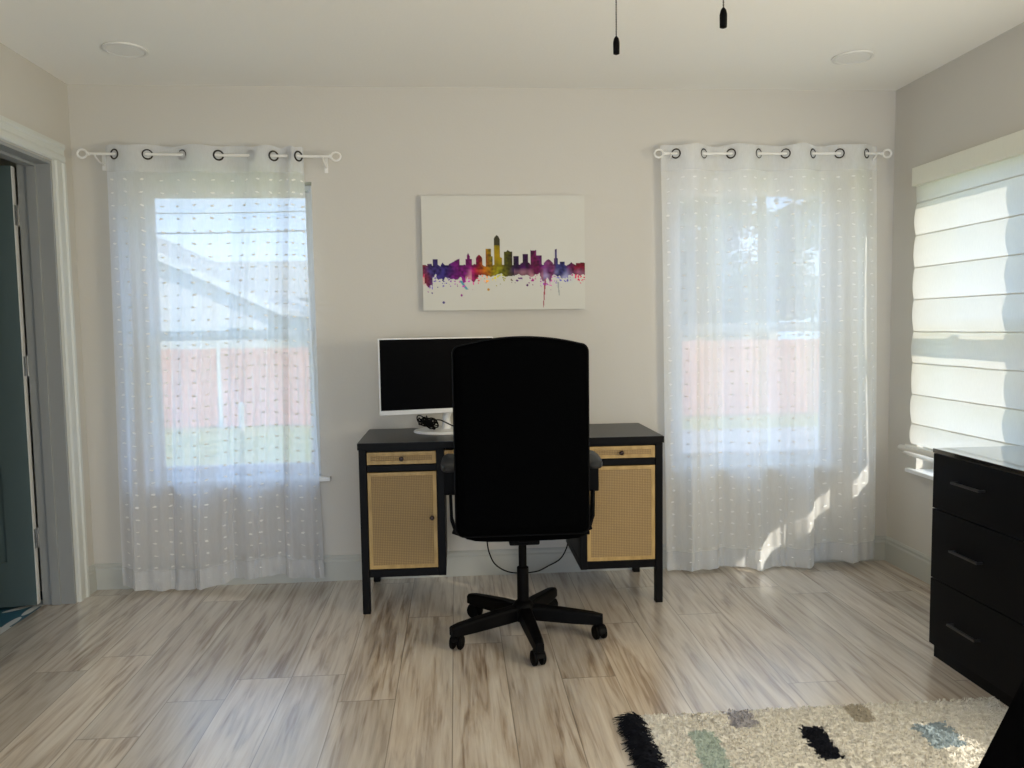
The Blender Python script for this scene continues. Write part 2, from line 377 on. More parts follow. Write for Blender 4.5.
# slab, swung open into the next room
ang = R(188); hx, hy = -.159, -.198
dirx = Vector((cos(ang), sin(ang), 0)); nrm = Vector((-sin(ang), cos(ang), 0)); nrm = nrm if nrm.y < 0 else -nrm
def DP(a, t, z): return Vector((hx, hy, 0)) + dirx*a + nrm*t + Vector((0, 0, z))
SWD = .76
m = MB()
def dbox(m, a0, a1, t0, t1, z0, z1, mi=0):
    v = [DP(a, t, z) for z in (z0, z1) for t in (t0, t1) for a in (a0, a1)]
    m.add(v, [(0, 2, 3, 1), (4, 5, 7, 6), (0, 1, 5, 4), (2, 6, 7, 3), (0, 4, 6, 2), (1, 3, 7, 5)], mi)
dbox(m, .0015, SWD, .008, .027, .012, 2.015, 0)
xs = [(.0015, .115), (.335, .425), (.645, SWD)]; zs = [(.012, .22), (.66, .78), (1.55, 1.66), (1.90, 2.015)]
for t0, t1 in ((0, .008), (.027, .035)):
    for a0, a1 in xs: dbox(m, a0, a1, t0, t1, .012, 2.015)
    for a0, a1 in ((.115, .335), (.425, .645)):
        for z0, z1 in zs: dbox(m, a0, a1, t0, t1, z0, z1)
        for z0, z1 in ((.22, .66), (.78, 1.55), (1.66, 1.90)): dbox(m, a0+.035, a1-.035, t0 if t0 else .002, t1 if t0 == 0 else t1-.002, z0+.035, z1-.035)
dbox(m, -.0005, .0015, 0, .035, .012, 2.015, 1)
sl = m.build('door_slab', [DOORP, VINYL], dr)
for z in (.32, 1.12, 1.80):
    m = MB(); dbox(m, -.0015, -.0006, .004, .032, z-.045, z+.045); m.box(-.1475, -.1455, -.205, -.192, z-.045, z+.045)
    m.tube([DP(-.004, -.006, z-.048), DP(-.004, -.006, z+.048)], .0055, 10)
    m.build('hinge', STEEL, sl)
m = MB()
for t, s_ in ((.035, 1), (0, -1)):
    m.lathe([(.026, 0), (.026, .006), (.011, .012), (.011, .03), (.026, .04), (.028, .055), (.018, .066), (.002, .068)], DP(SWD-.07, t, .95), 20, axis=nrm*s_)
m.build('door_knob', STEEL, sl, smooth=True)

# ------------------------------------------------------------------ ceiling spots
def downlight(x, y, label):
    r = thing('recessed_light', label, 'ceiling light', (x, y, H), 'recessed ceiling lights')
    MB().lathe([(.072, -.001), (.088, -.001), (.087, -.007), (.076, -.010), (.072, -.007)], (x, y, H), 40, caps=False).build('trim_ring', mat_ring, r, smooth=True)
    MB().lathe([(.001, -.007), (.0715, -.007), (.0715, -.001), (.001, -.001)], (x, y, H), 40).build('diffuser', mat_diff, r, smooth=True)
mat_ring = bump(mat('light_trim_white', (.72, .71, .68), .5), 30, .02); mat_diff = bump(mat('light_diffuser', (.80, .79, .76), .6), 30, .02)
downlight(.465, -.485, 'round white recessed light in the ceiling above the left curtain')
downlight(3.59, -.485, 'round white recessed light in the ceiling above the right curtain')

# ------------------------------------------------------------------ ceiling fan (above the frame) with two pull chains
fx, fy = 2.23, -2.42
fan = thing('ceiling_fan', 'ceiling fan with two dark pull chains hanging at the top of the view', 'ceiling fan', (fx, fy, H))
FANM = bump(mat('fan_bronze', (.05, .045, .04), .4, .6), 60, .05)
FANB = vary(mat('fan_blade_wood', rough=.5), (.10, .07, .05), (.17, .12, .08), 20, (1, 8, 1))
MB().lathe([(.001, 0), (.075, 0), (.075, -.03), (.03, -.05), (.03, -.06), (.001, -.06)], (fx, fy, H), 28).build('canopy', FANM, fan, smooth=True)
MB().lathe([(.03, -.055), (.12, -.07), (.13, -.10), (.125, -.13), (.08, -.15), (.001, -.15)], (fx, fy, H), 32).build('motor_housing', FANM, fan, smooth=True)
MB().lathe([(.06, -.15), (.065, -.20), (.06, -.215), (.001, -.216)], (fx, fy, H), 28).build('switch_housing', FANM, fan, smooth=True)
for k in range(5):
    a = R(20+72*k); q = Matrix.Translation((fx, fy, H-.115)) @ Matrix.Rotation(a, 4, 'Z') @ Matrix.Rotation(R(11), 4, 'X')
    m = MB(); m.prism([(.17, -.05), (.55, -.062), (.60, -.05), (.615, 0), (.60, .05), (.55, .062), (.17, .05)], lambda x, y, d: q @ Vector((x, y, d)), -.003, .003)
    m.add([q @ Vector(p) for p in ((.11, -.015, -.006), (.22, -.03, -.006), (.22, .03, -.006), (.11, .015, -.006), (.11, -.015, -.002), (.22, -.03, -.002), (.22, .03, -.002), (.11, .015, -.002))],
          [(0, 3, 2, 1), (4, 5, 6, 7), (0, 1, 5, 4), (1, 2, 6, 5), (2, 3, 7, 6), (3, 0, 4, 7)], 1)
    m.build('fan_blade', [FANB, FANM], fan)
for (cx_, cy_, zb) in ((2.143, -2.30, 1.820), (2.298, -2.49, 1.803)):
    m = MB(); m.tube([(cx_, cy_, zb+.028), (cx_, cy_, H-.205)], .0011, 6)
    z = zb+.03
    dx_, dy_ = fx-cx_, fy-cy_
    m.tube([(cx_, cy_, H-.205), (cx_+dx_*.25, cy_+dy_*.25, H-.195), (cx_+dx_*.5, cy_+dy_*.5, H-.19)], .002, 6)
    while z < 2.05:
        m.lathe([(.0003, -.0016), (.0016, -.0008), (.0016, .0008), (.0003, .0016)], (cx_, cy_, z), 6); z += .0048
    ch = m.build('pull_chain', CHAIN, fan)
    MB().lathe([(.002, -.006), (.0065, -.004), (.0068, .018), (.005, .026), (.002, .03)], (cx_, cy_, zb), 14).build('pull_knob', PLASTIC, ch, smooth=True)

# ------------------------------------------------------------------ curtain rods and sheers
YR, ZR = -.088, 2.103
def rod(x0, x1, zl, zr_, label):
    r = thing('curtain_rod', label, 'curtain rod', ((x0+x1)/2, YR, ZR), 'white curtain rods')
    zz = lambda x: zl + (zr_-zl)*(x-x0)/(x1-x0)
    MB().tube([(x0+.02, YR, zz(x0)), (x1-.02, YR, zz(x1))], .0065, 12).build('pole', WHITEROD, r, smooth=True)
    for x, s in ((x0, 1), (x1, -1)):
        m = MB(); m.tube([(x+.022*cos(a), YR, zz(x)+.019*sin(a)) for a in [2*pi*k/24 for k in range(24)]], .005, 8, closed=True)
        m.lathe([(.001, -.006), (.009, -.004), (.009, .004), (.001, .006)], (x+s*.027, YR, zz(x)), 12, axis=(1, 0, 0))
        m.build('finial', WHITEROD, r, smooth=True)
        xb = x+s*.06
        m = MB(); m.box(xb-.008, xb+.008, -.004, 0, zz(x)-.06, zz(x)+.015)
        m.tube([(xb, -.002, zz(x)-.035), (xb, -.05, zz(x)-.030), (xb, YR, zz(x)-.016), (xb, YR-.014, zz(x)-.004)], .004, 8)
        m.build('bracket', WHITEROD, r)
    return zz
zL = rod(.09, 1.255, 2.100, 2.088, 'white curtain rod over the left window, ring finials at its ends')
zR_ = rod(2.82, 3.985, 2.104, 2.106, 'white curtain rod over the right window, ring finials at its ends')

def curtain(label, xt, xb_, zfun, fabric, seed, nw, bottom, ampb, tension, rings=None):
    rnd = random.Random(seed)
    ph = [rnd.uniform(0, 6.28) for _ in range(8)]
    def lerp(a, b, t): return a+(b-a)*t
    ztop = lambda u: zfun(lerp(xt[0], xt[1], u))+.042
    def S(u, v):
        """u across, v down from 0 (top) to 1 (hem)"""
        xl = lerp(xt[0], xb_[0], v**.8); xr = lerp(xt[1], xb_[1], v)
        uu = u + tension*sin(2*pi*u)*(1-v)*.35/ nw
        x = lerp(xl, xr, uu)
        if rings:
            kk = [0]+[(i+.5)/(2*nw) for i in range(2*nw)]+[1]; rr_ = [xt[0]]+rings+[xt[1]]
            for i in range(len(kk)-1):
                if kk[i] <= u <= kk[i+1]: x = lerp(lerp(rr_[i], rr_[i+1], (u-kk[i])/(kk[i+1]-kk[i])), x, min(1, v*1.15)**.7)
        A = lerp(.019 if rings else .029, ampb, min(1, v*1.6))
        warp = .35*v*sin(2.1*pi*u+ph[0])+.25*v*sin(5*v+ph[1]+4*u)
        y = YR + A*cos(2*pi*nw*u + pi*0 + warp*2.2) * (1-.35*v*(.5+.5*sin(7*u+ph[2])))
        y += .012*v*sin(2*pi*2.3*nw*u+ph[3]+3*v) + .004*sin(2*pi*6*nw*u+ph[5])*v
        x += .010*v*sin(2*pi*nw*1.7*u+ph[4]+2*v)
        zb = bottom(u)
        z = lerp(ztop(u), zb, v)
        if v < .02: z += .004*sin(40*u+ph[6])
        if zb < .012 and z < .05: y -= (.05-z)*.4
        return Vector((x, min(y, -.024 if z < .15 else -.014 if z > .6 or z < .45 else -.045), max(z, .006)))
    t = thing('sheer_curtain', label, 'curtain', ((xt[0]+xt[1])/2, YR, 0), 'white sheer grommet curtains')
    m = MB(); NU, NV = 260, 150
    m.grid(lambda u, v: S(u, v), NU, NV, 0)
    # hem band and header band: a second layer of the same cloth
    for (v0, v1) in ((.0, .058), (.955, 1.0)):
        def G(u, v):
            p = S(u, v0+(v1-v0)*v); return p + Vector((0, -.003, 0))
        m.grid(G, NU, 8, 1)
    # woven tufts
    cols = int(round((xt[1]-xt[0])/.0605)); rows = 33
    for j in range(rows):
        for i in range(cols):
            u = (i+.5)/cols + rnd.uniform(-.004, .004); v = .075+ j*(.93/(rows)) + rnd.uniform(-.0012, .0012)
            if v > .99: continue
            p = S(u, v); du = (S(min(1, u+.004), v)-p); 
            if du.length < 1e-6: continue
            du.normalize(); dz = (S(u, min(1, v+.003))-p).normalized(); nn = du.cross(dz).normalized()
            if nn.y > 0: nn = -nn
            a, b, th = rnd.uniform(.0085, .0115), rnd.uniform(.003, .0045), .0035
            tilt = rnd.uniform(-.35, .35); e1 = du*cos(tilt)+dz*sin(tilt); e2 = dz*cos(tilt)-du*sin(tilt)
            for side in (1, -1):
                ring = [p + e1*a*rnd.uniform(.8, 1.15)*cos(q) + e2*b*rnd.uniform(.75, 1.4)*sin(q) + nn*side*.0006 for q in [2*pi*k/9 for k in range(9)]]
                ring.append(p + nn*side*th)
                m.add(ring, [(k, (k+1) % 9, 9) for k in range(9)], 2)
    m.build('sheer_fabric', [fabric, HEM, TUFT], t, smooth=True)
    for k in range(2*nw):
        u = (k+.5)/(2*nw)
        # centre where the cloth crosses the rod
        vv = .042/ (ztop(u)-bottom(u))
        p = S(u, vv); p.y = YR; p.z = zfun(p.x)
        d = S(u+.004, vv)-S(u-.004, vv); d.z = 0; d.normalize(); nn = Vector((-d.y, d.x, 0))
        m = MB(); m.tube([p + (d*cos(q)+Vector((0, 0, 1))*sin(q))*.0215 for q in [2*pi*i/26 for i in range(26)]], .0042, 8, closed=True)
        m.build('grommet', DARKRING, t, smooth=True)
    return t
curtain('white dotted sheer curtain hanging over the left window beside the door', (.190, 1.100), (.170, 1.140), zL, SHEER_L, 3, 4,
        lambda u: .040 - .032*max(0, sin(pi*min(1, (u+.02)/.55)))**1.0 + .022*max(0, sin(pi*(u-.5)/.5))*1 - .022*max(0, (u-.78))*2, .030, 0, [.235, .385, .545, .71, .86, .965, 1.035, 1.08])
curtain('white dotted sheer curtain hanging over the right window near the cabinet', (2.835, 3.945), (2.875, 3.992), zR_, SHEER_R, 11, 4,
        lambda u: .008 + .018*u + .008*sin(9*u), .045, 0)

# ------------------------------------------------------------------ canvas with a generic colourful skyline
def clampf(x, a=0, b=1): return max(a, min(b, x))
def hashn(i, k=0):
    v = sin(i*127.1+k*311.7)*43758.5453; return v-math.floor(v)
towers = [(.00, .02, .60), (.03, .055, .59), (.062, .092, .552, 0), (.11, .135, .578, 1), (.158, .225, .545, 2), (.27, .288, .50, 1), (.262, .30, .55, 0), (.326, .366, .515, 3), (.385, .42, .462, 0), (.41, .43, .53, 0),
          (.438, .473, .345, 3), (.438, .485, .54, 0), (.50, .546, .475, 1), (.497, .55, .49, 0), (.556, .588, .53, 0), (.615, .648, .512, 0), (.60, .66, .57, 1), (.662, .698, .478, 0), (.698, .732, .525, 0), (.745, .80, .56, 3),
          (.815, .826, .47, 0), (.808, .833, .55, 0), (.845, .873, .582, 0), (.90, .93, .585, 1), (.945, 1.0, .592, 0)]
pal = [(0, (.45, .05, .08)), (.05, (.10, .07, .30)), (.14, (.06, .04, .25)), (.22, (.32, .02, .30)), (.29, (.45, .03, .32)), (.34, (.50, .02, .06)), (.385, (.72, .22, .01)),
       (.42, (.55, .42, .01)), (.47, (.35, .34, .02)), (.53, (.12, .11, .02)), (.57, (.06, .02, .12)), (.64, (.10, .01, .12)), (.69, (.30, .02, .14)), (.74, (.22, .05, .30)),
       (.79, (.42, .10, .28)), (.83, (.10, .10, .36)), (.89, (.05, .05, .25)), (.94, (.45, .02, .07)), (1, (.38, .01, .05))]
def palc(x):
    for (a, ca), (b, cb) in zip(pal, pal[1:]):
        if x <= b:
            t = (x-a)/(b-a); return Vector([ca[i]+(cb[i]-ca[i])*t for i in range(3)])
    return Vector(pal[-1][1])
PAPER = Vector((.625, .615, .56))
spots_ = []
rp = random.Random(5)
for _ in range(70):
    cx = rp.choice([rp.uniform(.01, .3), rp.uniform(.01, .3), rp.uniform(.5, .98), rp.uniform(.3, .5)]); spots_.append((cx, .70+abs(rp.gauss(0, .05)), rp.uniform(.002, .006)))
for q in ((.125, .93, .011), (.40, .82, .010), (.64, .785, .010), (.235, .868, .010), (.055, .845, .007)): spots_.append(q)
def paint(x, y):
    """x, y in 0..1 from the top left"""
    col = PAPER.copy()
    n1 = noise.noise(Vector((x*22, y*16, 1))); n2 = noise.noise(Vector((x*60, y*45, 4))); n3 = noise.noise(Vector((x*9, y*7, 8)))
    jit = n2*.006
    top = .605 + .02*noise.noise(Vector((x*30, 0, 2)))
    inside = y > top
    for tw in towers:
        a, b, h = tw[:3]; k = tw[3] if len(tw) > 3 else 0; q = (x-a)/(b-a)
        if 0 <= q <= 1:
            hh = h + jit*.4 + ((1-sin(pi*q))*.03 if k == 3 else abs(q-.5)*.05 if k == 1 else (1-q)*.05 if k == 2 else 0)
            if y > hh: inside = True
    bot = .700 + .045*n1 + .03*noise.noise(Vector((x*45, 3, 3)))
    if .12 < x < .34 or .72 < x < .88: bot += .045*(.5+noise.noise(Vector((x*50, y*10, 6))))
    if .01 < x < .06: bot += .07
    if inside and y < bot:
        c = palc(clampf(x+.02*n1+.012*n3)); k = 1+1.6*max(0, n1)+.8*n2
        if y > .62: c = c*.9 + palc(clampf(x+.06*n3))*.4
        c = c*k*.33
        if .43 < x < .50: c = c.lerp(Vector((.45, .28, .01)), clampf(.6-abs(y-.52)*5)*1.4) if y > .43 else Vector((.05, .045, .025))
        wash = clampf((y-.63)/.08)*clampf(.35+n1*1.3)
        if (x > .56 or .26 < x < .3) and wash > 0: c = c.lerp(Vector((.75, .40, .38)) if x < .74 else Vector((.45, .45, .70)), wash*.7)
        return Vector([clampf(v, .01, .9) for v in c])
    if .0 < y-bot < .05 and abs(n2) > .34: return palc(clampf(x))*1.8
    for (sx_, sy_, r_) in spots_:
        dx = (x-sx_)*1.45; dy = y-sy_
        if dx*dx+dy*dy < r_*r_: return palc(clampf(sx_))*.8+Vector((.02, .02, .02))
    for (px_, y0_, y1_, w_, c_) in ((.752, .73, .985, .0035, (.35, .05, .07)), (.832, .76, .88, .004, (.35, .38, .36))):
        if y0_ < y < y1_ and abs(x-px_+ (y-y0_)*.05*(1 if px_ < .8 else -1)) < w_*(1.5-(y-y0_)/(y1_-y0_)*.9): return Vector(c_)
    d = math.hypot((x-.255)*1.45-.4*(y-.78), (y-.78)*.6)
    if abs((x-.25)-(y-.78)*.5) < .008 and .74 < y < .82: return Vector((.10, .33, .42))
    d = math.hypot((x-.905)*1.2, y-.735)
    if d < .05: col = col.lerp(Vector((.50, .58, .60)), .6*(1-d/.05))
    if x < .05 and .66 < y < .77: col = col.lerp(Vector((.70, .25, .27)), .5)
    return col
cvx0, cvx1, cvz0, cvz1 = 1.652, 2.458, 1.352, 1.912
def canvas():
    t = thing('canvas_picture', 'white canvas picture with a colourful watercolour city skyline, above the desk', 'picture', ((cvx0+cvx1)/2, 0, cvz0))
    nx, ny = 330, 228; yc = -.036
    me = bpy.data.meshes.new('painted_canvas')
    vs = [(cvx0+(cvx1-cvx0)*i/nx, yc, cvz1-(cvz1-cvz0)*j/ny) for j in range(ny+1) for i in range(nx+1)]
    fs = [(j*(nx+1)+i, (j+1)*(nx+1)+i, (j+1)*(nx+1)+i+1, j*(nx+1)+i+1) for j in range(ny) for i in range(nx)]
    b = len(vs); vs += [(x, y, z) for z in (cvz0, cvz1) for y in (yc, -.001) for x in (cvx0, cvx1)]
    fs += [(b+0, b+2, b+3, b+1), (b+4, b+5, b+7, b+6), (b+2, b+6, b+7, b+3), (b+0, b+4, b+6, b+2), (b+1, b+3, b+7, b+5)]
    o3 = t.location; me.from_pydata([tuple(Vector(p)-o3) for p in vs], [], fs)
    ca = me.color_attributes.new('paint', 'FLOAT_COLOR', 'POINT'); dat = []
    for j in range(ny+1):
        for i in range(nx+1):
            c = paint(i/nx, j/ny); dat += [c[0], c[1], c[2], 1]
    for _ in range(8): dat += [*PAPER, 1]
    ca.data.foreach_set('color', dat)
    mm = bump(mat('painted_canvas', rough=.8, spec=.2), 400, .3, .0006); tt = mm.node_tree
    at = N(tt, 'ShaderNodeAttribute', attribute_name='paint'); tt.links.new(at.outputs['Color'], B(mm).inputs['Base Color'])
    me.materials.append(mm); o = bpy.data.objects.new('painted_canvas', me); C.objects.link(o); o.parent = t
canvas()

# ------------------------------------------------------------------ desk
DX0, DX1, DY0, DY1, DZ = 1.372, 2.728, -.500, -.024, .768
desk = thing('desk', 'black wooden desk with woven rattan drawer and door fronts', 'desk', ((DX0+DX1)/2, (DY0+DY1)/2, 0))
MB().box(DX0-.004, DX1+.004, DY0-.006, DY1, DZ-.030, DZ-.0012).box(DX0-.001, DX1+.001, DY0-.003, DY1, DZ-.0012, DZ, 1).build('desktop', [SOFTBLACK, DESKTOP], desk)
m = MB().box(DX0+.012, DX1-.012, DY1-.012, DY1-.001, DZ-.0305, DZ+.004)
LG = .034
for x in (DX0, DX1-LG):
    for y in (DY0, DY1-LG):
        MB().box(x, x+LG, y, y+LG, 0, DZ-.030).build('leg', SOFTBLACK, desk, .003)
CZ0, CZB, CZM = .165, .200, .665
cabs = [(DX0+LG, 1.745), (2.350, DX1-LG)]
for ci, (a, b) in enumerate(cabs):
    m = MB(); y1 = DY1-.01
    m.box(a, b, DY0+.004, y1, CZ0, CZB)                       # floor of the unit
    m.box(a, a+.018, DY0+.004, y1, CZB, DZ-.030) if ci else None
    m.box(b-.018, b, DY0+.004, y1, CZB, DZ-.030) if not ci else None
    m.box(a, a+.004, DY0+.02, y1, CZB, DZ-.03) if not ci else None
    m.box(b-.004, b, DY0+.02, y1, CZB, DZ-.03) if ci else None
    m.box(a, b, y1-.01, y1, CZB, DZ-.030)
    m.box(a, b, DY0+.004, y1-.01, CZM-.026, CZM+.002)
    m.box(a, b, DY0+.004, DY0+.02, DZ-.040, DZ-.030)
    if ci: m.box(a, a+.030, DY0, DY0+.02, CZ0, DZ-.030)
    else: m.box(b-.034, b, DY0, DY0+.02, CZ0, DZ-.030)
    m.build('cabinet_frame', SOFTBLACK, desk, .002)
    fa, fb = (a+.002, b-.036) if ci == 0 else (a+.032, b-.002)
    def panel(z0, z1, nm, knob):
        m = MB(); bw = .016; yf = DY0+.003
        m.box(fa+bw, fb-bw, yf+.002, yf+.014, z0+bw, z1-bw, 0)
        m.box(fa, fa+bw, yf, yf+.016, z0, z1, 1); m.box(fb-bw, fb, yf, yf+.016, z0, z1, 1)
        m.box(fa+bw, fb-bw, yf, yf+.016, z0, z0+bw, 1); m.box(fa+bw, fb-bw, yf, yf+.016, z1-bw, z1, 1)
        if nm == 'drawer': m.box(fa+.02, fb-.02, yf+.018, DY1-.05, z0+.004, z1-.006, 2)
        p = m.build(nm, [RATTAN, CANE, SOFTBLACK], desk)
        MB().lathe([(.004, -.002), (.004, .008), (.0095, .012), (.0105, .019), (.007, .024), (.001, .025)], (knob[0], yf, knob[1]), 16, axis=(0, -1, 0)).build('knob', KNOB, p, smooth=True)
    panel(CZB+.003, CZM-.030, 'door', ((fb-.022, .430) if ci == 0 else (fa+.020, .432)))
    panel(CZM+.006, DZ-.043, 'drawer', ((fa+fb)/2, .697))
a, b = 1.747, 2.348
m = MB(); m.box(a, b, DY0+.003, DY0+.019, CZM+.004, DZ-.041, 0); m.box(a+.02, b-.02, DY0+.019, DY1-.05, CZM+.004, DZ-.045, 1)
p = m.build('drawer', [RATTAN, SOFTBLACK], desk)
for kx in (1.90, 2.20): MB().lathe([(.004, -.002), (.004, .008), (.0095, .012), (.0105, .019), (.007, .024), (.001, .025)], (kx, DY0+.003, .697), 16, axis=(0, -1, 0)).build('knob', KNOB, p, smooth=True)
for ya in (DY0+.004, DY1-.04): MB().box(a, b, ya, ya+.02, CZM-.024, CZM+.003).build('apron_rail', SOFTBLACK, desk, .002)

# ------------------------------------------------------------------ monitor
def monitor():
    t = thing('monitor', 'black-screened monitor with thin white bezel and round white foot on the desk', 'monitor', (1.70, -.24, DZ))
    ML, MR_ = Vector((1.454, -.335, 0)), Vector((1.985, -.205, 0)); d = (MR_-ML).normalized(); nn = Vector((d.y, -d.x, 0))
    Wd = (MR_-ML).length; z0, z1 = .868, 1.222; bz = .006
    def P3(a, t_, z): return ML + d*a + nn*t_ + Vector((0, 0, z))
    def bx(m, a0, a1, t0, t1, za, zb, mi=0):
        v = [P3(a, q, z) for z in (za, zb) for q in (t0, t1) for a in (a0, a1)]
        m.add(v, [(0, 2, 3, 1), (4, 5, 7, 6), (0, 1, 5, 4), (2, 6, 7, 3), (0, 4, 6, 2), (1, 3, 7, 5)], mi)
    m = MB(); bx(m, 0, Wd, -.012, 0, z0, z1); bx(m, .06, Wd-.06, -.035, -.012, z0+.04, z1-.06)
    m.build('housing', WHITEPL, t, .003)
    m = MB(); bx(m, bz, Wd-bz, 0, .0012, z0+.022, z1-bz); m.build('screen', SCREEN, t)
    m = MB(); c = P3(Wd*.63, -.03, 0); c2 = Vector((1.755, -.178, 0))
    m.tube([c+Vector((0, 0, .95)), c+nn*-.025+Vector((0, 0, .90)), c2+Vector((0, .01, .84)), c2+Vector((0, 0, DZ+.010))], [.022, .02, .018, .024], 16)
    m.build('stand_neck', WHITEPL, t, smooth=True)
    m = MB(); n = 40
    prof = [(.0, 0), (1.0, 0), (1.0, .006), (.97, .011), (.2, .016), (.0, .016)]
    vs = [(c2.x + r*.158*cos(2*pi*k/n), c2.y + r*.118*sin(2*pi*k/n), DZ+.0005+h) for r, h in prof for k in range(n)]
    m.add(vs, [(i*n+k, i*n+(k+1) % n, (i+1)*n+(k+1) % n, (i+1)*n+k) for i in range(len(prof)-1) for k in range(n)])
    m.build('stand_base', WHITEPL, t, smooth=True)
monitor()
# coiled cable on the monitor foot
rc = random.Random(4); pts = []
for k in range(120):
    a = k*.62; e = .024+.011*sin(k*.37); pts.append((1.668+e*cos(a)*1.15+.014*sin(k*.21), -.235+.018*sin(a)*.9, DZ+.054+.015*sin(a*1.7+.8)-.35*e*cos(a)+.010*sin(k*.5)))
pts += [(1.72, -.25, DZ+.066), (1.745, -.26, DZ+.058), (1.79, -.30, DZ+.040), (1.86, -.33, DZ+.010), (1.92, -.33, DZ+.004)]
def smoothpts(pts, n=4):
    out = []; P_ = [Vector(p) for p in pts]
    for i in range(len(P_)-1):
        p0 = P_[max(0, i-1)]; p1 = P_[i]; p2 = P_[i+1]; p3 = P_[min(len(P_)-1, i+2)]
        for k in range(n):
            t = k/n; out.append(.5*((2*p1)+(p2-p0)*t+(2*p0-5*p1+4*p2-p3)*t*t+(3*p1-p0-3*p2+p3)*t**3))
    out.append(P_[-1]); return out
m = MB(); m.tube(smoothpts(pts, 3), .0031, 6); m.tube(smoothpts([(1.645, -.255, DZ+.066), (1.67, -.25, DZ+.055), (1.69, -.25, DZ+.035), (1.70, -.25, DZ+.020)]), .0055, 8)
tag(m.build('coiled_cable', PLASTIC), 'black coiled cable bundled on the white monitor foot', 'cable')
m = MB(); m.tube(smoothpts([(1.93, -.10, .66), (1.935, -.10, .40), (1.943, -.10, .207), (1.957, -.10, .13), (1.991, -.10, .073), (2.066, -.10, .036), (2.182, -.10, .036), (2.248, -.10, .063), (2.319, -.10, .107), (2.36, -.06, .20), (2.34, -.03, .36), (2.33, -.02, .62)]), .0035, 8)
tag(m.build('power_cord', PLASTIC), 'black power cord hanging in a loop under the desk', 'cable')

# ------------------------------------------------------------------ office chair
CX, CY = 2.062, -.80
ch = thing('office_chair', 'black high-backed swivel chair seen from behind at the desk', 'chair', (CX, CY, 0))
def outline(w, h, rc_, arch, n=8):
    pts = []
    def corner(cx, cz, a0):
        for k in range(n+1):
            a = a0 + pi/2*k/n; pts.append((cx+rc_*cos(a), cz+rc_*sin(a)))
    corner(w/2-rc_, rc_, -pi/2)
    corner(w/2-rc_, h-rc_-arch, 0)
    for k in range(1, 16):
        x = (w/2-rc_)*(1-2*k/16); pts.append((x, h-arch+arch*(1-(x/(w/2-rc_))**2)))
    corner(-w/2+rc_, h-rc_-arch, pi/2)
    corner(-w/2+rc_, rc_, pi)
    return pts
def backrest():
    w, h, z0, y0 = .500, .740, .488, -1.075
    O = outline(w, h, .030, .028); n = len(O); cxz = (0, h/2)
    m = MB(); rings = []
    def yc(x, z): return y0 + .018*(1-(x/(w/2))**2)*-1 + .035*((z-.25)/h)**2*-1*.6 + .02
    spec = [(.86, -.004, 0), (.95, -.002, 0), (.985, .004, 0), (1.0, .014, 0), (1.0, .040, 0), (.985, .054, 0), (.94, .064, 0), (.80, .072, 0)]
    for s_, dd, _ in spec:
        rings.append([Vector((CX-.017+x*(1-(1-s_)*1.0), yc(x*s_, z)+dd, z0+cxz[1]+(z-cxz[1])*(1-(1-s_)*.68))) for x, z in O])
    vs = [p for r_ in rings for p in r_]
    fs = [(i*n+k, i*n+(k+1) % n, (i+1)*n+(k+1) % n, (i+1)*n+k) for i in range(len(spec)-1) for k in range(n)]
    m.add(vs, fs)
    # domed front and back caps
    for ring, dd in ((rings[0], -.006), (rings[-1], .010)):
        c = sum(ring, Vector())/n
        mid = [c.lerp(p, .5)+Vector((0, dd*.8, 0)) for p in ring]; c2 = c+Vector((0, dd, 0))
        m.add(list(ring)+mid+[c2], [(k, (k+1) % n, n+(k+1) % n, n+k) for k in range(n)]+[(n+k, n+(k+1) % n, 2*n) for k in range(n)])
    o = m.build('backrest', LEATHER, ch, smooth=True)
    sp = MB(); sp.tube([p+Vector((0, .0, 0)) for p in [Vector((CX-.017+x*1.003, yc(x, z)+.010, z0+cxz[1]+(z-cxz[1])*1.003)) for x, z in O]], .0035, 6, closed=True)
    sp.build('piping', PLASTIC, o, smooth=True)
backrest()
# seat cushion: rounded, waterfall front
def seatf():
    m = MB(); n = 44; prof = [(.0, .452), (.90, .452), (.97, .458), (1.0, .475), (1.0, .500), (.985, .518), (.93, .533), (.7, .540), (0, .542)]
    sw, sd_ = .255, .245; cy = CY+.01
    vs = []
    for r_, z in prof:
        for k in range(n):
            a = 2*pi*k/n; e = 5; c_, s_ = cos(a), sin(a)
            q = (abs(c_)**e+abs(s_)**e)**(-1/e); vs.append((CX+sw*r_*q*c_, cy+sd_*r_*q*s_, z-(.02 if s_ > .7 and z > .5 else 0)))
    m.add(vs, [(i*n+k, i*n+(k+1) % n, (i+1)*n+(k+1) % n, (i+1)*n+k) for i in range(len(prof)-1) for k in range(n)])
    m.build('seat', LEATHER, ch, smooth=True)
seatf()
m = MB(); m.box(CX-.06, CX+.06, CY-.11, CY+.09, .405, .452); m.box(CX-.17, CX+.17, CY-.10, CY-.06, .438, .454)
m.box(CX-.17, CX+.17, CY+.04, CY+.08, .438, .454); m.build('tilt_mechanism', PLASTIC, ch, .006)
m = MB(); m.box(CX-.035, CX+.035, CY-.20, CY-.10, .446, .462); m.box(CX-.035, CX+.035, -1.012, -.99, .446, .60); m.build('back_bracket', PLASTIC, ch, .006)
m = MB(); m.tube([(CX+.05, CY, .435), (CX+.16, CY-.02, .435), (CX+.225, CY-.03, .432)], .005, 8); m.box(CX+.205, CX+.27, CY-.05, CY-.01, .424, .438); m.build('height_lever', PLASTIC, ch, .002)
